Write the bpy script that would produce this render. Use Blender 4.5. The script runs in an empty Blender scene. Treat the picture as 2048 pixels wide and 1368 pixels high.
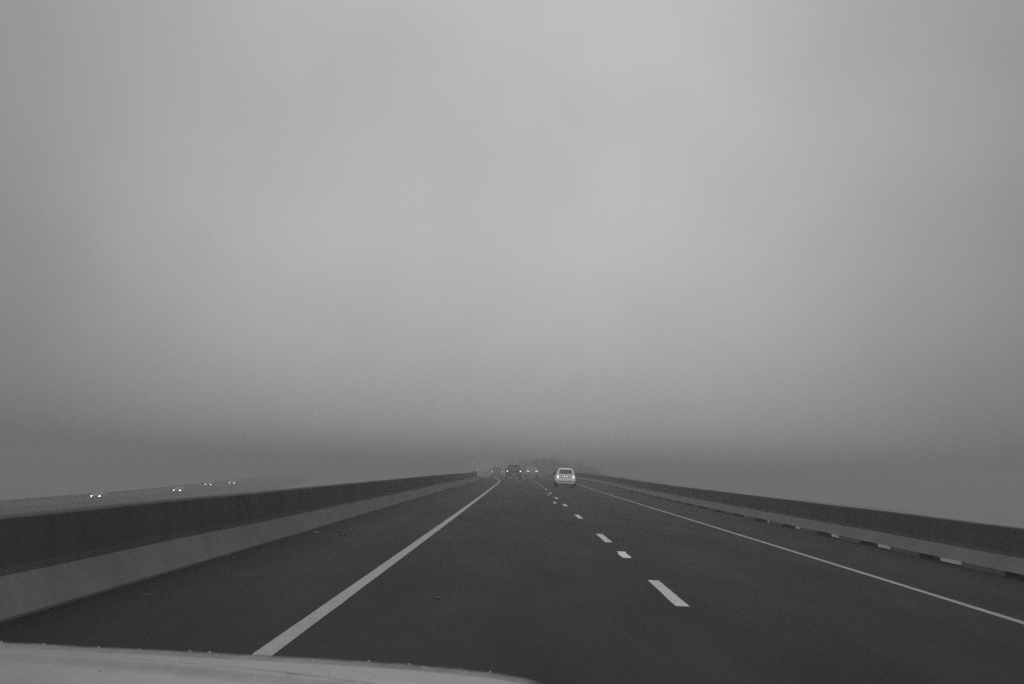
import bpy, bmesh, math, random
from mathutils import Vector, Matrix, noise
random.seed(7)
S = bpy.context.scene
C = S.collection
PI = math.pi

# ------------------------------------------------------------------ materials
def new_mat(name):
    m = bpy.data.materials.new(name); m.use_nodes = True
    nt = m.node_tree
    return m, nt, nt.nodes['Principled BSDF']

def g3(v): return (v, v, v, 1)

def noise_node(nt, scale, detail=4, rough=.55, vec=None, stretch=None):
    n = nt.nodes.new('ShaderNodeTexNoise'); n.inputs['Scale'].default_value = scale
    n.inputs['Detail'].default_value = detail; n.inputs['Roughness'].default_value = rough
    tc = nt.nodes.new('ShaderNodeTexCoord')
    mp = nt.nodes.new('ShaderNodeMapping')
    if stretch: mp.inputs['Scale'].default_value = stretch
    nt.links.new(tc.outputs['Object'], mp.inputs['Vector'])
    nt.links.new(mp.outputs['Vector'], n.inputs['Vector'])
    return n.outputs['Fac']

def maprange(nt, sock, a, b, c, d):
    n = nt.nodes.new('ShaderNodeMapRange'); n.clamp = True
    for k, v in zip(('From Min', 'From Max', 'To Min', 'To Max'), (a, b, c, d)): n.inputs[k].default_value = v
    nt.links.new(sock, n.inputs['Value']); return n.outputs['Result']

def mul(nt, a, b, op='MULTIPLY'):
    n = nt.nodes.new('ShaderNodeMath'); n.operation = op
    for i, x in enumerate((a, b)):
        if isinstance(x, (int, float)): n.inputs[i].default_value = x
        else: nt.links.new(x, n.inputs[i])
    return n.outputs[0]

def simple(name, v, rough=.5, spec=.5, coat=0, metal=0, var=.12, scale=3):
    m, nt, b = new_mat(name)
    f = noise_node(nt, scale)
    nt.links.new(maprange(nt, f, .3, .7, v*(1-var), v*(1+var)), b.inputs['Base Color'])
    b.inputs['Roughness'].default_value = rough
    b.inputs['Specular IOR Level'].default_value = spec
    b.inputs['Metallic'].default_value = metal
    b.inputs['Coat Weight'].default_value = coat
    b.inputs['Coat Roughness'].default_value = .08
    return m

def emit(name, v, strength):
    m, nt, b = new_mat(name)
    b.inputs['Base Color'].default_value = g3(v)
    b.inputs['Emission Color'].default_value = (1, 1, 1, 1)
    b.inputs['Emission Strength'].default_value = strength
    return m

def asphalt():
    m, nt, b = new_mat('wet_asphalt')
    big = maprange(nt, noise_node(nt, .35, 5, .6), .3, .7, .95, 1.06)
    streak = maprange(nt, noise_node(nt, 1.0, 5, .6, stretch=(2.2, .035, 1)), .3, .7, .86, 1.14)
    patch = maprange(nt, noise_node(nt, 1.0, 3, .5, stretch=(.5, .11, 1)), .45, .75, 1.0, 1.06)
    fine = maprange(nt, noise_node(nt, 60, 3, .7), .3, .7, .78, 1.22)
    v = mul(nt, mul(nt, mul(nt, mul(nt, big, streak), fine), patch), ASPHALT)
    nt.links.new(v, b.inputs['Base Color'])
    nt.links.new(maprange(nt, noise_node(nt, .8, 4, .6, stretch=(1, .2, 1)), .3, .7, .66, .8), b.inputs['Roughness'])
    b.inputs['Specular IOR Level'].default_value = .12
    bp = nt.nodes.new('ShaderNodeBump'); bp.inputs['Strength'].default_value = .5; bp.inputs['Distance'].default_value = .006
    nt.links.new(noise_node(nt, 90, 2, .6), bp.inputs['Height']); nt.links.new(bp.outputs['Normal'], b.inputs['Normal'])
    return m

def concrete(name, v):
    m, nt, b = new_mat(name)
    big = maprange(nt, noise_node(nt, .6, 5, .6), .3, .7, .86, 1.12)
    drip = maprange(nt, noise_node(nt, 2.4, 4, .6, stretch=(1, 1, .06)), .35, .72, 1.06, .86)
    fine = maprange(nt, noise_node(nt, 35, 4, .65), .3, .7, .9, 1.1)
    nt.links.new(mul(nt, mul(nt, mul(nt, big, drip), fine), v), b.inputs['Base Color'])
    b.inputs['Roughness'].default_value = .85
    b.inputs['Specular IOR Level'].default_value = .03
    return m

def paint_line(name, v):
    m, nt, b = new_mat(name)
    wear = maprange(nt, noise_node(nt, 14, 6, .75), .32, .56, .58, 1.04)
    big = maprange(nt, noise_node(nt, .8, 3, .5), .3, .7, .9, 1.08)
    nt.links.new(mul(nt, mul(nt, wear, big), v), b.inputs['Base Color'])
    b.inputs['Roughness'].default_value = .45
    return m

ASPHALT = .0115
M = {}
M['asphalt'] = asphalt()
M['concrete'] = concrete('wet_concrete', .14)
M['upper_shade'] = concrete('shaded_concrete', .072)  # barrier concrete again, with the shade of the steep faces in its colour
M['deck'] = concrete('deck_concrete', .2)
M['line'] = paint_line('worn_line_paint', .22)
M['dash'] = paint_line('lane_paint', .40)
M['bright_dash'] = paint_line('fresh_lane_paint', .60)
M['white'] = simple('white_car_paint', .78, .35, .5, .6, var=.03)
M['black'] = simple('black_car_paint', .006, .5, .2, .1)
M['grey_car'] = simple('grey_car_paint', .06, .4, .5, .5)
M['silver'] = simple('silver_car_paint', .16, .4, .5, .5)
M['rubber'] = simple('tyre_rubber', .015, .8, .3)
M['plastic'] = simple('dark_trim_plastic', .02, .6, .3)
M['rim'] = simple('wheel_alloy', .45, .35, .5, metal=.7)
M['glass'] = simple('car_window_glass', .02, .12, .5)
M['plate'] = simple('plate_paint', .75, .4)
M['chrome'] = simple('chrome_trim', .85, .15, metal=1)
M['tail'] = emit('lit_tail_lamp', .6, 1.3)
M['tail_dim'] = emit('faint_tail_lamp', .6, 1.1)
M['tail_far'] = emit('bright_tail_lamp', .6, 1.9)
M['head'] = emit('lit_headlamp', .8, 20)
M['plate_lamp'] = emit('plate_lamp_glow', .8, 1.6)
M['debris'] = simple('pale_splinter', .13, .7, var=.3, scale=30)
M['scrap'] = simple('tyre_scrap', .008, .7)

def water_mat():
    m, nt, b = new_mat('bay_water')
    b.inputs['Base Color'].default_value = g3(.03); b.inputs['Roughness'].default_value = .18
    bp = nt.nodes.new('ShaderNodeBump'); bp.inputs['Strength'].default_value = .5; bp.inputs['Distance'].default_value = .25
    nt.links.new(noise_node(nt, .5, 4, .6), bp.inputs['Height']); nt.links.new(bp.outputs['Normal'], b.inputs['Normal'])
    return m
M['water'] = water_mat()
M['land'] = simple('shore_earth', .06, .9, .2, var=.4, scale=.2)
M['leaf'] = simple('wet_foliage', .05, .7, .2, var=.5, scale=.4)

def hood_mat():
    m, nt, b = new_mat('wet_pale_paint')
    f = maprange(nt, noise_node(nt, 3, 4, .6, stretch=(1, 1, 1)), .3, .7, .9, 1.08)
    st = maprange(nt, noise_node(nt, 11, 4, .6, stretch=(4, .5, 1)), .38, .68, 1.12, .66)
    fine = maprange(nt, noise_node(nt, 120, 3, .6), .3, .7, .95, 1.05)
    nt.links.new(mul(nt, mul(nt, mul(nt, f, st), fine), HOOD), b.inputs['Base Color'])
    nt.links.new(maprange(nt, noise_node(nt, 14, 5, .7, stretch=(2, .6, 1)), .3, .7, .28, .55), b.inputs['Roughness'])
    b.inputs['Specular IOR Level'].default_value = .4
    b.inputs['Coat Weight'].default_value = 1; nt.links.new(maprange(nt, noise_node(nt, 9, 5, .7, stretch=(2.2, .5, 1)), .3, .7, .03, .2), b.inputs['Coat Roughness'])
    bp = nt.nodes.new('ShaderNodeBump'); bp.inputs['Strength'].default_value = .12; bp.inputs['Distance'].default_value = .004
    nt.links.new(bp.outputs['Normal'], b.inputs['Coat Normal'])
    nt.links.new(noise_node(nt, 26, 4, .65, stretch=(1.6, .5, 1)), bp.inputs['Height']); nt.links.new(bp.outputs['Normal'], b.inputs['Normal'])
    return m
HOOD = .085
M['hood'] = hood_mat()

# ------------------------------------------------------------------ object helpers
def link(name, bm, mat, parent=None, smooth=False, kind=None):
    bmesh.ops.remove_doubles(bm, verts=bm.verts, dist=1e-5)
    bmesh.ops.recalc_face_normals(bm, faces=bm.faces)
    me = bpy.data.meshes.new(name); bm.to_mesh(me); bm.free()
    if smooth:
        for p in me.polygons: p.use_smooth = True
        me.set_sharp_from_angle(angle=math.radians(42))
    me.materials.append(mat)
    o = bpy.data.objects.new(name, me); C.objects.link(o)
    if parent: o.parent = parent
    if kind: o['kind'] = kind
    return o

def tag(o, label, cat, group=None):
    o['label'] = label; o['category'] = cat
    if group: o['group'] = group
    return o

def empty(name, loc, rz=0, rx=0, ry=0):
    o = bpy.data.objects.new(name, None); C.objects.link(o)
    o.location = loc; o.rotation_euler = (rx, ry, rz); o.empty_display_size = .3
    return o

def copy_tree(o, parent=None):
    c = o.copy(); C.objects.link(c)
    if parent: c.parent = parent
    for ch in list(o.children): copy_tree(ch, c)
    return c

def grid_to_bm(rows, closed=False, cap=False):
    bm = bmesh.new(); vr = [[bm.verts.new(p) for p in r] for r in rows]
    n = len(rows[0])
    for i in range(len(rows)-1):
        for j in range(n if closed else n-1):
            a, b, c, d = vr[i][j], vr[i][(j+1) % n], vr[i+1][(j+1) % n], vr[i+1][j]
            try: bm.faces.new((a, b, c, d))
            except ValueError: pass
    if cap:
        for r in (vr[0], vr[-1]):
            try: bm.faces.new(r)
            except ValueError: pass
    return bm

def slab(front, back):
    """closed slab between two equal grids"""
    bm = bmesh.new()
    f = [[bm.verts.new(p) for p in r] for r in front]; b = [[bm.verts.new(p) for p in r] for r in back]
    R, N = len(f), len(f[0])
    for i in range(R-1):
        for j in range(N-1):
            bm.faces.new((f[i][j], f[i][j+1], f[i+1][j+1], f[i+1][j]))
            bm.faces.new((b[i][j], b[i+1][j], b[i+1][j+1], b[i][j+1]))
    for j in range(N-1):
        bm.faces.new((f[0][j], b[0][j], b[0][j+1], f[0][j+1])); bm.faces.new((f[-1][j], f[-1][j+1], b[-1][j+1], b[-1][j]))
    for i in range(R-1):
        bm.faces.new((f[i][0], f[i+1][0], b[i+1][0], b[i][0])); bm.faces.new((f[i][-1], b[i][-1], b[i+1][-1], f[i+1][-1]))
    return bm

def lathe_x(profile, n=20):
    """profile: (x, r) list, revolved round the x axis"""
    rows = [[(x, r*math.cos(2*PI*k/n), r*math.sin(2*PI*k/n)) for k in range(n)] for x, r in profile]
    return grid_to_bm(rows, closed=True, cap=True)

def interp(tab, v):
    if v <= tab[0][0]: return tab[0][1]
    for (a, p), (b, q) in zip(tab, tab[1:]):
        if v <= b: return p + (q-p)*(v-a)/(b-a)
    return tab[-1][1]

# ------------------------------------------------------------------ the road frame
EYE = 1.43
def shift(s): return (s*s/40000 if s > 0 else 0) + (max(0, s-115)**2)/3000
def heading(s): return (s/20000 if s > 0 else 0) + max(0, s-115)/1500     # turn to the left
def bank(s):
    u = min(1, max(0, (s-60)/110)); u = u*u*(3-2*u)
    return .02 + (-.012-.02)*u
def fall(s):                                   # past the crest the bridge comes down towards the far bank
    u = max(0, s-178)
    return -u*u/1700 if u < 70 else -70*70/1700 - (u-70)*.082
def P(s, t, z=0.0):
    h = heading(s); b = bank(s)
    return Vector((-shift(s) + t*math.cos(h), s + t*math.sin(h), z - t*b + fall(s)))

L_BASE, R_BASE = -4.13, 8.03
BW = .42
stations = [-6 + 2*k for k in range(34)] + [62 + 4*k for k in range(105)]

# road surface
road = link('road', grid_to_bm([[P(s, L_BASE-.02+(R_BASE-L_BASE+.04)*j/12) for j in range(13)] for s in stations]), M['asphalt'], kind='structure')
# deck under it (its sides are flush with the outer barrier faces)
dk = [(L_BASE-BW, -.012), (R_BASE+.21, -.012), (R_BASE+.21, -.9), (R_BASE-1.5, -1.6), (L_BASE+1.5, -1.6), (L_BASE-BW, -.9)]
link('bridge_deck', grid_to_bm([[P(s, t, z) for t, z in dk] for s in stations], closed=True, cap=True), M['deck'], kind='structure')

def strip(name, mat, t0, t1, s0, s1, ds=2.0, z=.004, jag=0, label=None):
    n = max(2, int((s1-s0)/ds)); rows = []
    for i in range(n+1):
        s = s0 + (s1-s0)*i/n
        a = jag*(noise.noise(Vector((s*.9, t0, 0)))); b = jag*(noise.noise(Vector((s*.9, t1+9, 4))))
        rows.append([P(s, t0+a, z), P(s, (t0+t1)/2, z), P(s, t1+b, z)])
    o = link(name, grid_to_bm(rows), mat, road)
    if label: o['label'] = label
    return o

strip('edge_line', M['line'], -1.84-.075, -1.84+.075, -4, 400, 1.0, jag=.008)
strip('edge_line', M['line'], 5.47-.06, 5.47+.06, -4, 400, 1.0, jag=.006)
for k in range(-1, 22):
    s = 16.05 + 12.19*k
    w = .075
    strip('lane_dash', M['dash'], 1.785-w, 1.785+w, s-1.65, s+1.65, .25, jag=.012)
strip('lane_stripe', M['bright_dash'], 1.80-.07, 1.80+.07, 22.0, 23.7, .2, jag=.05, label='short extra bright stripe between two lane dashes')
strip('lane_stripe', M['bright_dash'], 1.46-.06, 1.46+.06, 54.4, 56.6, .25, jag=.05)
strip('lane_stripe', M['bright_dash'], 1.55-.06, 1.55+.06, 70.3, 72.7, .25, jag=.05)

# gutter grime lying along both barriers: uneven-edged wet silt
def silt_mat():
    m, nt, b = new_mat('wet_silt')
    at = nt.nodes.new('ShaderNodeAttribute'); at.attribute_name = 'cover'
    fine = maprange(nt, noise_node(nt, 60, 3, .7), .3, .7, .78, 1.22)
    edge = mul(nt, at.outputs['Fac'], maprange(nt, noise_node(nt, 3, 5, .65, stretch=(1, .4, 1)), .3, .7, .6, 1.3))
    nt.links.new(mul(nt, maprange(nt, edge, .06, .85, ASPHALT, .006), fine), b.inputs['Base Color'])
    b.inputs['Roughness'].default_value = .75; b.inputs['Specular IOR Level'].default_value = .1
    return m
M['grime'] = silt_mat()
def grime(side, base, w0, w1, s1, seed):
    rows = []; cov = []
    n = int((s1+5)/.4)
    for i in range(n+1):
        s = -5 + i*.4
        q = .5+.5*noise.noise(Vector((s*.2, seed, 0))) + .3*noise.noise(Vector((s*.9, seed, 3)))
        w = w0 + (w1-w0)*max(0, q)
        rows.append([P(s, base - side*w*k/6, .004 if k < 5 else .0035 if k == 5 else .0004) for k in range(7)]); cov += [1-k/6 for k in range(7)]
    bm = grid_to_bm(rows); me = bpy.data.meshes.new('gutter_silt'); bm.to_mesh(me); bm.free()
    me.materials.append(M['grime'])
    atr = me.attributes.new('cover', 'FLOAT', 'POINT'); atr.data.foreach_set('value', cov)
    o = bpy.data.objects.new('gutter_silt', me); C.objects.link(o); o.parent = road
    return o
grime(-1, L_BASE, .45, 1.35, 260, 1.7)
grime(1, R_BASE, .08, .3, 260, 5.1)

# ------------------------------------------------------------------ barriers
SLOT = .092
prof = [(0, 0), (0, SLOT), (.18, .33), (.2, .40), (.235, .795), (.25, .81), (.40, .81), (BW, .795), (BW, -.32), (.235, -.32), (.235, -.006)]
def barrier(name, base, side, slots):
    st = list(stations)
    cuts = []
    if slots:
        k = -6
        while True:
            a = 19.4 + 4.6*k; k += 1
            if a > 330: break
            b = a + 2.5
            cuts.append((a, b)); st += [a-.01, a, b, b+.01]
    st = sorted(st)
    rows = []; wob = 0
    for s in st:
        open_ = any(a-1e-4 <= s <= b+1e-4 for a, b in cuts)
        wob = .012*noise.noise(Vector((s*.15, base, 0)))
        r = []
        for a, z in prof:
            if z == SLOT and slots is False: z = .03
            if slots is False and a > .23 and z < 0: a, z = (BW if a > .3 else BW-.01), -.004
            if open_ and z <= 0: z = SLOT - .0015 + (a*.002 if a else 0)
            elif z == 0: z = -.004
            aa = a + (wob if .1 < z < .35 else 0)
            r.append(P(s, base + side*aa, z + (wob if z > .3 else 0)))
        rows.append(r)
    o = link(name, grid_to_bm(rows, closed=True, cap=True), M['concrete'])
    o.data.materials.append(M['upper_shade'])          # faces above the foot get a darker copy, their shade put into the colour
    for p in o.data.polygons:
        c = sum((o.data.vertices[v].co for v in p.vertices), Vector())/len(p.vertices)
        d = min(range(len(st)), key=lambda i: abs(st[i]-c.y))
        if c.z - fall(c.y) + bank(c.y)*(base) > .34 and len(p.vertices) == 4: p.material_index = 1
    return o
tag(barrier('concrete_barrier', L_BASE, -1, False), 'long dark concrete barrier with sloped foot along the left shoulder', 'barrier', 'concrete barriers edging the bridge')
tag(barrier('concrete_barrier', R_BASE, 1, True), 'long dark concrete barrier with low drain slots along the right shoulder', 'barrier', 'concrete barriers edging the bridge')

# ------------------------------------------------------------------ water, far shore, far wood
WZ = -9.0
bm = bmesh.new(); bmesh.ops.create_grid(bm, x_segments=40, y_segments=40, size=2200)
wat = link('water', bm, M['water'], kind='structure'); wat.location = (0, 1200, WZ)
rows = []
for i in range(25):
    r = []
    for j in range(13):
        x = -60 + i*8; y = 370 + j*12
        e = min(i, 24-i, 4)/4*min(j, 12-j, 3)/3
        r.append((x, y, WZ - .6 + 1.6*e + .8*e*noise.noise(Vector((x*.03, y*.03, 0)))))
    rows.append(r)
link('shore', grid_to_bm(rows), M['land'], smooth=True, kind='structure')
bm = bmesh.new(); rnd = random.Random(3)
for k in range(240):
    x = min(44, max(-12, rnd.gauss(9, 14))); y = rnd.uniform(380, 500)
    e = math.exp(-((x-8)/20)**2)
    h = (5.5 + 6.2*e)*(.6 + .45*rnd.random()**1.2)
    rad = rnd.uniform(3, 5.5)
    for q in range(260):
        a = rnd.uniform(0, 2*PI); u = rnd.random()**1.25; rr = rad*math.sqrt(rnd.random())*(1-.65*u**2)
        c = Vector((x + rr*math.cos(a), y + rr*math.sin(a), WZ + 1.5 + h*(.12+.88*u)))
        d = .16 + .18*rnd.random()
        n1 = Vector((rnd.gauss(0, 1), rnd.gauss(0, 1), rnd.gauss(0, 1))).normalized(); n2 = n1.orthogonal().normalized()
        n3 = n1.cross(n2)
        vs = [bm.verts.new(c + n2*d*ca + n3*d*sa*.7) for ca, sa in ((1, 0), (0, 1), (-1, 0), (0, -1))]
        bm.faces.new(vs)
me = bpy.data.meshes.new('distant_wood'); bm.to_mesh(me); bm.free(); me.materials.append(M['leaf'])
wd = bpy.data.objects.new('distant_wood', me); C.objects.link(wd)
wd['kind'] = 'stuff'; wd['label'] = 'dark mass of trees fading into fog beyond the road'; wd['category'] = 'wood'

# ------------------------------------------------------------------ the far carriageway
OZ = -5.85
def Q(s, t, z=0.0):
    q = min(s, 330); h = .7*heading(q)
    t += 2.2
    return Vector((-.7*shift(q) - h*(s-q) + t*math.cos(h), s + t*math.sin(h), OZ + z))
ost = [20 + 8*k for k in range(110)]
opr = link('far_road', grid_to_bm([[Q(s, -73.5 + 9.2*j/6) for j in range(7)] for s in ost]), M['asphalt'], kind='structure')
for t in (-72.6, -65.3):
    link('edge_line', grid_to_bm([[Q(s, t-.07, .005), Q(s, t+.07, .005)] for s in ost]), M['line'], opr)
for k in range(35):
    s = 25 + 12.19*k
    link('lane_dash', grid_to_bm([[Q(s+d, -68.9-.06, .005), Q(s+d, -68.9+.06, .005)] for d in (0, 1.5, 3)]), M['dash'], opr)
od = [(-73.9, -.02), (-63.9, -.02), (-63.9, -1.1), (-73.9, -1.1)]
link('far_deck', grid_to_bm([[Q(s, t, z) for t, z in od] for s in ost], closed=True, cap=True), M['deck'], opr)
for k in range(17):
    s = 40 + 26*k
    rows = [[Q(s + (1.0*math.cos(a)), -68.9 + 4.2*math.sin(a)*(1 if abs(math.sin(a)) > .3 else .9), z) for a in [2*PI*q/16 for q in range(16)]] for z in (-1.0, -1.6, -3.6)]
    link('pier', grid_to_bm(rows, closed=True, cap=True), M['deck'], opr)
opf = [(-64.3, 0), (-64.25, .3), (-64.15, .8), (-63.95, .8), (-63.9, -.3), (-63.88, 0)]
def far_barrier(sgn, lab):
    pr = [(-64.4, -.01), (-64.25, .3), (-64.2, .78), (-63.95, .78), (-63.88, -.01)]
    rows = []
    for s in ost:
        rows.append([Q(s, (t if sgn > 0 else -137.8 - t), z) for t, z in pr])
    tag(link('concrete_barrier', grid_to_bm(rows, closed=True, cap=True), M['concrete']), lab, 'barrier', 'concrete barriers of the far carriageway')
far_barrier(1, 'faint foggy concrete barrier on near side of the far carriageway')
far_barrier(-1, 'faint foggy concrete barrier on outer side of the far carriageway')

# ------------------------------------------------------------------ cars
class Shell:
    def __init__(s, L, zt, zb, W, E, r=.1, p=3.2):
        s.L, s.ztab, s.zb, s.W, s.E, s.r, s.p = L, zt, zb, W, E, r, p
    def zt(s, y): return interp(s.ztab, y)
    def e(s, y): return interp(s.E, y)
    def w(s, z): return interp(s.W, z)
    def rr(s, y): return min(s.r, (s.zt(y)-s.zb)*.4)
    def xe(s, y): return s.w(s.zt(y)-s.rr(y))*s.e(y)
    def drop(s, f): return 1-(max(0, 1-abs(f)**s.p))**(1/s.p)
    def top(s, y, f): return Vector((f*s.xe(y), y, s.zt(y) - s.rr(y)*s.drop(f)))
    def ring(s, y):
        z1 = s.zt(y)-s.rr(y); n = 9
        side = [(s.w(z)*s.e(y), y, z) for z in [s.zb + (z1-s.zb)*i/n for i in range(n)]]
        fs = [math.sin(PI/2*k/8) for k in range(-8, 9)]
        out = [(-x, y, z) for x, y, z in side] + [tuple(s.top(y, f)) for f in fs] + side[::-1]
        return out
    def body(s):
        ys = sorted(set([y for y, _ in s.ztab] + [s.L*k/24 for k in range(25)]))
        full = []
        for a, b in zip(ys, ys[1:]):
            full.append(a)
            if b-a > .06: full.append((a+b)/2)
        full.append(ys[-1])
        return grid_to_bm([s.ring(y) for y in full], closed=True, cap=True)
    def yat(s, z, x, rear=True):
        lo, hi = (0, s.ypk) if rear else (s.L, s.ypk)
        for _ in range(40):
            mid = (lo+hi)/2
            f = min(1, abs(x)/max(1e-3, s.xe(mid)))
            if s.zt(mid) - s.rr(mid)*s.drop(f) < z: lo = mid
            else: hi = mid
        return hi
    def end_panel(s, z0, z1, x0, x1, off=.008, rear=True, taper=0, nx=9, nz=5, deep=.03):
        f, b = [], []
        sg = -1 if rear else 1
        for i in range(nz):
            z = z0 + (z1-z0)*i/(nz-1); k = 1 - taper*i/(nz-1)
            rf, rb = [], []
            for j in range(nx):
                x = (x0 + (x1-x0)*j/(nx-1))*k
                y = s.yat(z, x, rear)
                rf.append((x, y + sg*off, z)); rb.append((x, y - sg*deep, z))
            f.append(rf); b.append(rb)
        return slab(f, b)
    def side_panel(s, y0, y1, z0, ztop, sgn, off=.006):
        f, b = [], []
        for i in range(5):
            rf, rb = [], []
            for j in range(9):
                y = y0 + (y1-y0)*j/8
                zm = min(ztop, s.zt(y)-s.rr(y)-.02); zm = max(zm, z0+.01)
                z = z0 + (zm-z0)*i/4
                x = s.w(z)*s.e(y)
                rf.append((sgn*(x+off), y, z)); rb.append((sgn*(x-.02), y, z))
            f.append(rf); b.append(rb)
        return slab(f, b)

def wheels(root, sh, r, w, ya, yb, track):
    for sg in (-1, 1):
        for y in (ya, yb):
            t = lathe_x([(-w/2, r*.62), (-w/2, r*.9), (-w/2+.025, r), (w/2-.025, r), (w/2, r*.9), (w/2, r*.62)])
            bmesh.ops.translate(t, verts=t.verts, vec=(sg*(track-w/2), y, r))
            wo = link('wheel', t, M['rubber'], root)
            q = lathe_x([(-.02, r*.6), (.012, r*.58), (.02, r*.5), (.004, r*.42), (.004, r*.16), (.016, r*.1), (.016, .01)], 20)
            bmesh.ops.translate(q, verts=q.verts, vec=(sg*(track+.004) if sg > 0 else -track-.02, y, r))
            link('rim', q, M['rim'], wo)

def mirror(root, sh, y, z, mat):
    for sg in (-1, 1):
        bm = bmesh.new(); bmesh.ops.create_icosphere(bm, subdivisions=2, radius=1)
        for v in bm.verts:
            v.co = Vector((v.co.x*.11, v.co.y*.07*(1 if v.co.y < 0 else 1.5), v.co.z*.075))
            if v.co.y < -.04: v.co.y = -.04
        bmesh.ops.translate(bm, verts=bm.verts, vec=(sg*(sh.w(z)*1.0+.12), y, z))
        mo = link('mirror', bm, mat, root, smooth=True)
        st = slab([[(sg*(sh.w(z)-.05), y-.02, z-.05), (sg*(sh.w(z)+.1), y-.02, z-.04)], [(sg*(sh.w(z)-.05), y-.02, z-.01), (sg*(sh.w(z)+.1), y-.02, z-.01)]],
                  [[(sg*(sh.w(z)-.05), y+.03, z-.05), (sg*(sh.w(z)+.1), y+.03, z-.04)], [(sg*(sh.w(z)-.05), y+.03, z-.01), (sg*(sh.w(z)+.1), y+.03, z-.01)]])
        link('mirror_arm', st, M['plastic'], mo)

def place(root, s, t, turn=0):
    root.location = P(s, t, .004)
    root.rotation_euler = (0, math.atan(bank(s)), heading(s) + turn)

# --- small white hatchback
def hatchback():
    root = empty('hatchback', (0, 0, 0))
    sh = Shell(3.55, [(0, .42), (.012, .55), (.05, .62), (.09, .66), (.13, .85), (.20, 1.03), (.34, 1.22), (.48, 1.38), (.54, 1.43), (.75, 1.475), (1.3, 1.49), (1.9, 1.44), (2.3, 1.25), (2.72, 1.0), (3.1, .93), (3.38, .80), (3.5, .62), (3.55, .45)],
               .27, [(.27, .66), (.34, .735), (.44, .785), (.55, .815), (.68, .81), (.8, .785), (.95, .735), (1.05, .69), (1.38, .545), (1.49, .50)],
               [(0, .93), (.1, .975), (.4, 1), (2.8, 1), (3.3, .95), (3.55, .78)], r=.11)
    sh.ypk = 1.3
    link('body', sh.body(), M['white'], root, smooth=True)
    gl = link('rear_window', sh.end_panel(1.06, 1.385, -.535, .535, taper=.10), M['glass'], root)
    link('window_seal', sh.end_panel(1.045, 1.06, -.55, .55, off=.012, nz=2), M['plastic'], gl)
    wp = link('wiper', sh.end_panel(1.075, 1.10, -.34, .02, off=.025, nz=2, deep=.005), M['plastic'], root)
    link('windshield', sh.end_panel(1.03, 1.40, -.6, .6, rear=False, taper=.08), M['glass'], root)
    for sg in (-1, 1):
        link('side_window', sh.side_panel(.75, 1.35, 1.02, 1.36, sg), M['glass'], root)
        link('side_window', sh.side_panel(1.42, 2.35, 1.02, 1.36, sg), M['glass'], root)
        a, b = sorted((sg*.55, sg*.67))
        bz = link('lamp_bezel', sh.end_panel(.69, .90, a-.02, b+.02, off=.006), M['chrome'], root)
        link('tail_light', sh.end_panel(.705, .885, a, b, off=.016), M['tail'], root)
        a, b = sorted((sg*.42, sg*.62))
        link('headlight', sh.end_panel(.62, .78, a, b, off=.01, rear=False), M['chrome'], root)
    link('tailgate_handle', sh.end_panel(.80, .83, -.24, .24, off=.02, nz=2), M['chrome'], root)
    link('badge', sh.end_panel(.79, .86, -.035, .035, off=.03), M['plastic'], root)
    for sg in (-1, 1):
        a, b = sorted((sg*.06, sg*.125))
        link('plate_lamp', sh.end_panel(.80, .855, a, b, off=.028), M['plate_lamp'], root)
    link('number_plate', sh.end_panel(.635, .655, -.26, .26, off=.02), M['plate'], root)
    link('bumper_slot', sh.end_panel(.425, .455, -.62, .62, off=.006, nz=2), M['plastic'], root)
    link('rear_valance', slab([[(-.55, .06, .17), (.55, .06, .17)], [(-.6, .02, .30), (.6, .02, .30)]], [[(-.55, .4, .17), (.55, .4, .17)], [(-.6, .4, .30), (.6, .4, .30)]]), M['plastic'], root)
    link('exhaust_pipe', lathe_x([(-.03, .03), (.03, .03)], 10), M['chrome'], root).location = (.45, .03, .22)
    wheels(root, sh, .29, .19, .55, 2.85, .80)
    mirror(root, sh, 2.2, 1.04, M['black'])
    link('antenna', slab([[(-.006, .72, 1.47), (.006, .72, 1.47)], [(-.004, .45, 1.72), (.004, .45, 1.72)]], [[(-.006, .735, 1.47), (.006, .735, 1.47)], [(-.004, .455, 1.722), (.004, .455, 1.722)]]), M['plastic'], root)
    return root
h = hatchback()
tag(h, 'small rounded white hatchback with lit tail lights in the right lane', 'car')
place(h, 102.5, 3.60)

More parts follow.
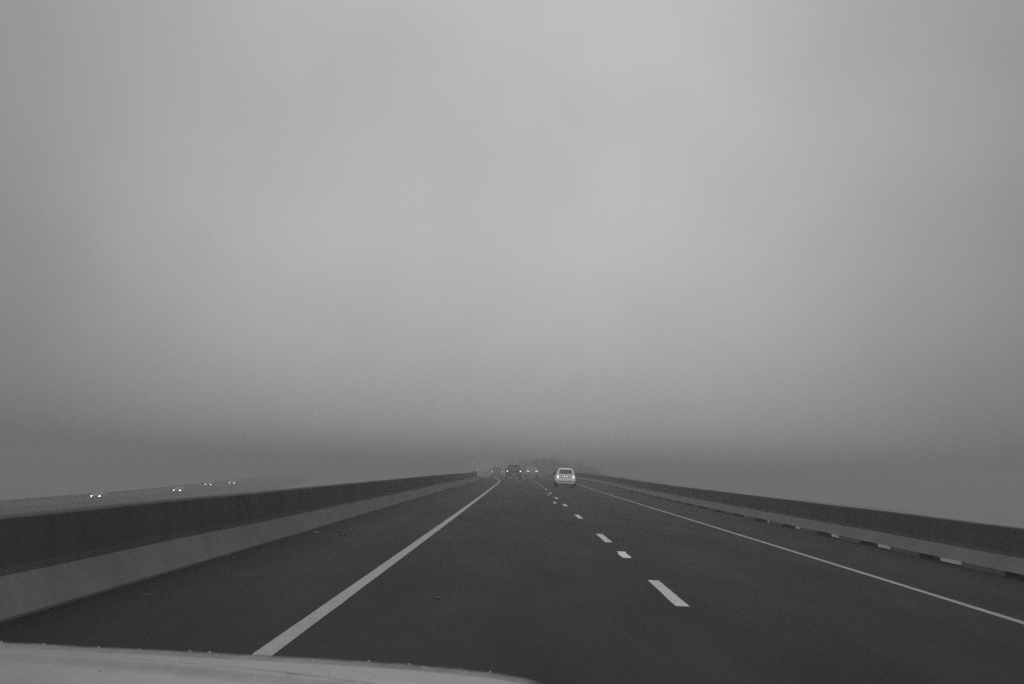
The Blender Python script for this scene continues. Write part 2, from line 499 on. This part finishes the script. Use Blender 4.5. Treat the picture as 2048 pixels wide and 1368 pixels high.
# --- crossover
def crossover(paint, lamp, lampsize=(.13, .17)):
    root = empty('crossover', (0, 0, 0))
    sh = Shell(4.55, [(0, .45), (.02, .62), (.06, .70), (.10, .95), (.16, 1.08), (.34, 1.35), (.5, 1.56), (.62, 1.62), (1.2, 1.67), (2.0, 1.66), (2.7, 1.55), (3.35, 1.14), (3.9, 1.05), (4.3, .92), (4.5, .7), (4.55, .5)],
               .27, [(.27, .84), (.4, .92), (.6, .95), (.85, .94), (1.05, .90), (1.2, .82), (1.55, .66), (1.67, .62)],
               [(0, .94), (.12, .98), (.4, 1), (3.6, 1), (4.3, .93), (4.55, .75)], r=.13)
    sh.ypk = 1.3
    link('body', sh.body(), paint, root, smooth=True)
    link('rear_window', sh.end_panel(1.14, 1.52, -.66, .66, taper=.12), M['glass'], root)
    link('windshield', sh.end_panel(1.18, 1.52, -.7, .7, rear=False, taper=.08), M['glass'], root)
    for sg in (-1, 1):
        link('side_window', sh.side_panel(.75, 1.8, 1.12, 1.5, sg), M['glass'], root)
        link('side_window', sh.side_panel(1.88, 2.85, 1.12, 1.5, sg), M['glass'], root)
        a, b = sorted((sg*(.76-lampsize[0]/2), sg*(.76+lampsize[0]/2)))
        link('tail_light', sh.end_panel(.95-lampsize[1]/2, .95+lampsize[1]/2, a, b, off=.015), lamp, root)
        a, b = sorted((sg*.5, sg*.8))
        link('headlight', sh.end_panel(.72, .86, a, b, off=.01, rear=False), M['chrome'], root)
    link('number_plate', sh.end_panel(.56, .64, -.20, .20, off=.014), M['rim'], root)
    link('bumper', sh.end_panel(.42, .5, -.8, .8, off=.03, nz=3), M['plastic'], root)
    link('spoiler', slab([[(-.55, .42, 1.60), (.55, .42, 1.60)], [(-.55, .42, 1.635), (.55, .42, 1.635)]], [[(-.55, .8, 1.60), (.55, .8, 1.60)], [(-.55, .8, 1.645), (.55, .8, 1.645)]]), paint, root)
    wheels(root, sh, .35, .22, .85, 3.6, .93)
    mirror(root, sh, 2.95, 1.16, paint)
    return root
a = crossover(M['black'], M['tail_far'])
tag(a, 'black crossover with two round bright tail lights in the left lane', 'car')
place(a, 153, .0)
b = crossover(M['grey_car'], M['tail_dim'], (.13, .13))
tag(b, 'faint grey crossover in the fog beyond the black one at left', 'car')
place(b, 201, -.5)

# --- saloon
def saloon(paint, lamp, head, cat_lights=True):
    root = empty('saloon', (0, 0, 0))
    sh = Shell(4.7, [(0, .45), (.02, .62), (.05, .72), (.08, .92), (.14, .99), (.62, 1.03), (.95, 1.2), (1.35, 1.38), (1.9, 1.44), (2.4, 1.43), (2.9, 1.27), (3.45, .99), (4.1, .90), (4.5, .76), (4.66, .6), (4.7, .45)],
               .25, [(.25, .82), (.38, .89), (.6, .915), (.8, .90), (.98, .84), (1.36, .62), (1.44, .58)],
               [(0, .93), (.12, .975), (.4, 1), (3.8, 1), (4.4, .93), (4.7, .75)], r=.1)
    sh.ypk = 1.95
    link('body', sh.body(), paint, root, smooth=True)
    link('rear_window', sh.end_panel(1.07, 1.34, -.6, .6, taper=.1), M['glass'], root)
    link('windshield', sh.end_panel(1.04, 1.36, -.65, .65, rear=False, taper=.1), M['glass'], root)
    for sg in (-1, 1):
        link('side_window', sh.side_panel(1.15, 1.95, 1.0, 1.32, sg), M['glass'], root)
        link('side_window', sh.side_panel(2.02, 2.85, 1.0, 1.32, sg), M['glass'], root)
        x0, x1 = sorted((sg*.42, sg*.78))
        link('tail_light', sh.end_panel(.82, .93, x0, x1, off=.015), lamp, root)
        x0, x1 = sorted((sg*.60, sg*.75))
        link('headlight', sh.end_panel(.60, .72, x0, x1, off=.012, rear=False), head, root)
    link('number_plate', sh.end_panel(.52, .63, -.17, .17, off=.014), M['plate'], root)
    link('bumper', sh.end_panel(.40, .44, -.66, .66, off=.03, nz=3), M['chrome'], root)
    link('grille', sh.end_panel(.46, .62, -.42, .42, off=.012, rear=False), M['plastic'], root)
    wheels(root, sh, .32, .21, .95, 3.75, .89)
    mirror(root, sh, 2.95, 1.02, paint)
    return root
c = saloon(M['silver'], M['tail'], M['chrome'])
tag(c, 'pale saloon with two wide bright tail light bars just right of the black crossover', 'car')
place(c, 184, 3.75)

o1 = saloon(M['silver'], M['plastic'], M['head'])
spots = [(222, -70.1, 'leftmost of the fogbound oncoming cars, only its two headlights showing'),
         (277, -66.9, 'oncoming car second from the left in fog, its right headlight smeared wide'),
         (352, -70.6, 'oncoming car third from the left in fog, a large right headlight glowing'),
         (381, -67.6, 'rightmost oncoming car with two small pin-like headlights in the fog')]
for i, (s, t, lab) in enumerate(spots):
    o = o1 if i == 0 else copy_tree(o1)
    o.location = Q(s + 4.7, t, .005); o.rotation_euler = (0, 0, PI + .7*heading(s))
    tag(o, lab, 'car', 'oncoming cars on the far carriageway')

# ------------------------------------------------------------------ the car the picture is taken from
HX = -.85
own = empty('own_car', P(0, HX, 0), 0, 0, math.atan(.02))
osh = Shell(4.9, [(0, .5), (.03, .7), (.1, .95), (.3, 1.06), (1.6, 1.08), (3.2, 1.095), (3.4, 1.095), (4.0, 1.095), (4.34, 1.090), (4.50, 1.082), (4.6, 1.074), (4.70, 1.061), (4.76, 1.04), (4.82, .98), (4.86, .85), (4.9, .6)],
            .33, [(.33, .86), (.5, .93), (.8, .93), (1.0, .915), (1.09, .90)], [(0, .95), (.3, 1), (4.3, 1), (4.7, .985), (4.85, .95), (4.9, .9)], r=.09, p=6)
osh.ypk = 3.9
YO = -2.42
own.location = P(0, HX, 0) + Vector((0, YO, .014))
link('body', osh.body(), M['hood'], own, smooth=True)
# hood panel, slightly proud of the body, with a raised centre field and a soft crease
def hood_pt(y, f, off):
    p = osh.top(y, f); u = abs(f)
    yr = 4.37 - .35*max(0, abs(p.x)-.05)**1.8
    lift = off + .009*math.exp(-((y-yr)/.034)**2) + .004*(1-u*u)
    return p + Vector((0, 0, lift))
hy = [3.3 + .08*k for k in range(9)] + [3.98 + .0145*k for k in range(53)]
hy = [y for y in hy if y <= 4.735]
fx = [-.965 + 1.93*k/64 for k in range(65)]
link('hood', slab([[hood_pt(y, f, .009) for f in fx] for y in hy], [[osh.top(y, f) - Vector((0, 0, .03)) for f in fx] for y in hy]), M['hood'], own, smooth=False)
for p in bpy.data.objects['hood'].data.polygons: p.use_smooth = True
link('cowl', slab([[(-.72, 3.16, 1.104), (.72, 3.16, 1.104)], [(-.72, 3.29, 1.108), (.72, 3.29, 1.108)]], [[(-.72, 3.16, 1.06), (.72, 3.16, 1.06)], [(-.72, 3.29, 1.06), (.72, 3.29, 1.06)]]), M['plastic'], own)
for sg in (-1, 1):
    x0, x1 = sorted((sg*.5, sg*.82))
    link('headlight', osh.end_panel(.78, .95, x0, x1, off=.012, rear=False), M['chrome'], own)
link('grille', osh.end_panel(.62, .93, -.42, .42, off=.012, rear=False), M['plastic'], own)
link('interior', slab([[(-.74, .5, 1.105), (.74, .5, 1.105)], [(-.74, 3.1, 1.108), (.74, 3.1, 1.108)]], [[(-.74, .5, 1.05), (.74, .5, 1.05)], [(-.74, 3.1, 1.05), (.74, 3.1, 1.05)]]), M['plastic'], own)
wheels(own, osh, .38, .24, .95, 3.95, .92)
# rain drops standing on the hood
bm = bmesh.new(); rd = random.Random(11)
def drop(y, f, r):
    b2 = bmesh.new(); bmesh.ops.create_icosphere(b2, subdivisions=2, radius=r)
    p = hood_pt(y, f, .009)
    for v in b2.verts: v.co = p + Vector((v.co.x, v.co.y, max(-.0005, v.co.z*.8)))
    me = bpy.data.meshes.new('t'); b2.to_mesh(me); b2.free(); bm.from_mesh(me); bpy.data.meshes.remove(me)
for f in (-.70, -.45, -.32, .02, .33): drop(4.692 + rd.uniform(-.03, .012), f, rd.uniform(.0014, .0028))
for k in range(60): drop(rd.uniform(4.25, 4.70), rd.uniform(-.93, .93), rd.uniform(.0010, .0026))
M['drop'] = simple('rain_water', .35, .08, .8, var=.02)
dr = link('rain_drops', bm, M['drop'], own, smooth=True, kind='stuff')
tag(own, 'pale wet car hood of the vehicle the view is taken from, at the bottom', 'car')

# ------------------------------------------------------------------ litter on the left shoulder
def sliver(name, mat, s, t, ln, wd, ht, ang, label, bend=.1):
    rows = []
    n = 8
    for i in range(n+1):
        u = i/n; w = wd*(.35+.65*math.sin(PI*min(1, max(0, .1+.85*u)))); cx = bend*ln*math.sin(PI*u)
        rows.append([(u*ln - ln/2, cx + w*math.cos(a)/2, ht*.5 + ht*.5*math.sin(a)) for a in [2*PI*k/7 for k in range(7)]])
    o = link(name, grid_to_bm(rows, closed=True, cap=True), mat)
    o.location = P(s, t, .004); o.rotation_euler = (0, math.atan(bank(s)), ang)
    return tag(o, label, 'debris', 'litter on the left shoulder')
LITTER = []

# ------------------------------------------------------------------ camera
F = 2600.0; ROLL = math.radians(1.5)
vp = Vector((1046.5-1024, -(934.8-684), -F)).normalized()     # where the road runs to, in camera axes
xw = Vector((math.cos(ROLL), -math.sin(ROLL), 0)); xw = (xw - vp*xw.dot(vp)).normalized()
zw = xw.cross(vp)
Rw2c = Matrix((xw, vp, zw)).transposed()
cam = bpy.data.cameras.new('camera'); co = bpy.data.objects.new('camera', cam); C.objects.link(co)
co.matrix_world = Matrix.Translation((0, 0, EYE)) @ Rw2c.transposed().to_4x4()
cam.sensor_width = 36; cam.sensor_fit = 'HORIZONTAL'; cam.lens = 36*F/2048
cam.dof.use_dof = True; cam.dof.focus_distance = 60; cam.dof.aperture_fstop = 14
cam.clip_start = .05; cam.clip_end = 6000
S.camera = co
def road_at(px, py):
    """road point under a pixel of the photograph, near the camera (flat part)"""
    d = Rw2c.transposed() @ Vector((px-1024, -(py-684), -F))
    n = Vector((.02, 0, 1)); o = Vector((0, 0, EYE))
    k = -o.dot(n)/d.dot(n); p = o + d*k
    return p.y, p.x
for px, py, mat, ln, wd, ht, ang, lab in (
        (296, 1192, 'debris', .10, .014, .012, .55, 'pale bent splinter lying nearest the camera on the left shoulder'),
        (420, 1148, 'debris', .08, .012, .010, .7, 'thin pale splinter on the left shoulder, second from the camera'),
        (634, 1068, 'debris', .09, .05, .04, .2, 'small pale chunk of rubbish at the foot of the left barrier'),
        (687, 1072, 'scrap', .19, .09, .02, .05, 'flat black tyre scrap on the left shoulder'),
        (813, 1011, 'debris', .14, .05, .03, -.3, 'farthest pale sliver of rubbish on the left shoulder'),
        (876, 1198, 'debris', .035, .03, .02, 0, 'tiny pale pebble in the middle of the left lane')):
    s, t = road_at(px, py)
    sliver('tyre_scrap' if mat == 'scrap' else ('pebble' if ln < .05 else 'splinter'), M[mat], s, t, ln, wd, ht, ang, lab)

# ------------------------------------------------------------------ sky and light
SUN_EL, SUN_AZ = math.radians(82), math.radians(0)
w = bpy.data.worlds.new('World'); S.world = w; w.use_nodes = True
nt = w.node_tree; bg = nt.nodes['Background']
tc = nt.nodes.new('ShaderNodeTexCoord')
sep = nt.nodes.new('ShaderNodeSeparateXYZ'); nt.links.new(tc.outputs['Generated'], sep.inputs[0])
rp = nt.nodes.new('ShaderNodeValToRGB'); rp.color_ramp.interpolation = 'B_SPLINE'
STOPS = [(-.04, .14), (-.012, .155), (.008, .25), (.03, .34), (.06, .40), (.10, .455), (.16, .505), (.26, .53), (.36, .515), (.6, .62), (.8, 1.0), (1.0, 1.25)]
el = rp.color_ramp.elements
while len(el) < len(STOPS): el.new(.5)
for e, (z, v) in zip(el, STOPS):
    e.position = (z+.1)/1.1; e.color = g3(v)
nt.links.new(maprange(nt, sep.outputs['Z'], -.1, 1, 0, 1), rp.inputs['Fac'])
# lens falloff put into the sky by direction, sides dimmed further to darken barriers
az = nt.nodes.new('ShaderNodeMath'); az.operation = 'ARCTAN2'
nt.links.new(sep.outputs['X'], az.inputs[0]); nt.links.new(sep.outputs['Y'], az.inputs[1])
rs = nt.nodes.new('ShaderNodeValToRGB'); rs.color_ramp.interpolation = 'B_SPLINE'
AZ = [(-3.14, .85), (-2.4, .6), (-1.5, .40), (-.6, .44), (-.38, .51), (-.28, .76), (-.15, .95), (0, 1.0), (.12, .98), (.25, .80), (.38, .47), (.6, .38), (1.3, .25), (2.2, .4), (3.14, .85)]
el = rs.color_ramp.elements
while len(el) < len(AZ): el.new(.5)
for e, (z, v) in zip(el, AZ):
    e.position = (z+3.1416)/6.2832; e.color = g3(v)
nt.links.new(maprange(nt, az.outputs[0], -3.1416, 3.1416, 0, 1), rs.inputs['Fac'])
mx = nt.nodes.new('ShaderNodeMix'); mx.data_type = 'FLOAT'
nt.links.new(maprange(nt, sep.outputs['Z'], .17, .85, 0, 1), mx.inputs[0])
nt.links.new(rs.outputs['Color'], mx.inputs[2]); mx.inputs[3].default_value = .9
side = mx.outputs[0]
nz = nt.nodes.new('ShaderNodeTexNoise'); nz.inputs['Scale'].default_value = 3.2; nz.inputs['Detail'].default_value = 3
nt.links.new(tc.outputs['Generated'], nz.inputs['Vector'])
cl = maprange(nt, nz.outputs['Fac'], .3, .7, .93, 1.07)
nz2 = nt.nodes.new('ShaderNodeTexNoise'); nz2.inputs['Scale'].default_value = 9; nz2.inputs['Detail'].default_value = 5
nt.links.new(tc.outputs['Generated'], nz2.inputs['Vector'])
cl = mul(nt, cl, maprange(nt, nz2.outputs['Fac'], .3, .7, .965, 1.035))
sky = nt.nodes.new('ShaderNodeTexSky'); sky.sky_type = 'NISHITA'; sky.sun_disc = False
sky.sun_elevation = SUN_EL; sky.sun_rotation = SUN_AZ; sky.dust_density = 6; sky.air_density = 2
bw = nt.nodes.new('ShaderNodeRGBToBW'); nt.links.new(sky.outputs['Color'], bw.inputs[0])
lum = mul(nt, mul(nt, mul(nt, rp.outputs['Color'], side), cl), 10.0)
lum = mul(nt, lum, mul(nt, bw.outputs[0], .004), 'ADD')
nt.links.new(lum, bg.inputs['Color']); bg.inputs['Strength'].default_value = .1

sl = bpy.data.lights.new('sun', 'SUN'); sl.energy = .5; sl.angle = math.radians(60); sl.color = (1, 1, 1)
so = bpy.data.objects.new('sun', sl); C.objects.link(so)
so.rotation_euler = (PI/2 - SUN_EL, 0, PI - SUN_AZ); so.rotation_euler = Vector((0, -math.cos(SUN_EL), -math.sin(SUN_EL))).to_track_quat('-Z', 'Y').to_euler()

# fog: one closed box of air round everything
bm = bmesh.new(); bmesh.ops.create_cube(bm, size=1)
hz = link('haze', bm, bpy.data.materials.new('fog'), kind='stuff')
hz.scale = (4800, 4900, 15.4); hz.location = (0, 1200, WZ - 1 + 7.7)
hz['label'] = 'pale even fog lying over the water and the road'
fm = hz.data.materials[0]; fm.use_nodes = True; fn = fm.node_tree
for n in list(fn.nodes):
    if n.type != 'OUTPUT_MATERIAL': fn.nodes.remove(n)
pv = fn.nodes.new('ShaderNodeVolumePrincipled')
pv.inputs['Color'].default_value = g3(.49); pv.inputs['Density'].default_value = .0038
fn.links.new(pv.outputs[0], [n for n in fn.nodes if n.type == 'OUTPUT_MATERIAL'][0].inputs['Volume'])

# spray thrown up behind the cars ahead
def spray_mat():
    m = bpy.data.materials.new('road_spray'); m.use_nodes = True; n_ = m.node_tree
    for n in list(n_.nodes):
        if n.type != 'OUTPUT_MATERIAL': n_.nodes.remove(n)
    v = n_.nodes.new('ShaderNodeVolumePrincipled'); v.inputs['Color'].default_value = g3(.97)
    tc = n_.nodes.new('ShaderNodeTexCoord')
    ln = n_.nodes.new('ShaderNodeVectorMath'); ln.operation = 'LENGTH'; n_.links.new(tc.outputs['Object'], ln.inputs[0])
    n_.links.new(maprange(n_, ln.outputs['Value'], .0, 1, .013, 0), v.inputs['Density'])
    n_.links.new(v.outputs[0], [n for n in n_.nodes if n.type == 'OUTPUT_MATERIAL'][0].inputs['Volume'])
    return m
M['spray'] = spray_mat()
for s, t, sx, sy, sz, lab in ((146, -.2, 2.0, 10, 1.1, 'thin road spray trailing low behind the black crossover'),
                              (203, -1.2, 5.0, 20, 2.4, 'pale spray cloud behind the faint grey crossover'),
                              (179, 3.6, 1.8, 8, .9, 'faint road spray trailing behind the pale saloon')):
    bm = bmesh.new(); bmesh.ops.create_icosphere(bm, subdivisions=3, radius=1)
    o = link('spray', bm, M['spray'], kind='stuff'); o['label'] = lab
    o.location = P(s, t, sz*.55); o.scale = (sx, sy, sz); o.rotation_euler = (0, 0, heading(s))

# ------------------------------------------------------------------ render settings
S.view_settings.view_transform = 'Standard'; S.view_settings.look = 'None'
S.view_settings.exposure = 0; S.view_settings.gamma = 1
S.cycles.volume_bounces = 2; S.cycles.max_bounces = 8
S.cycles.use_denoising = False
S.render.film_transparent = False
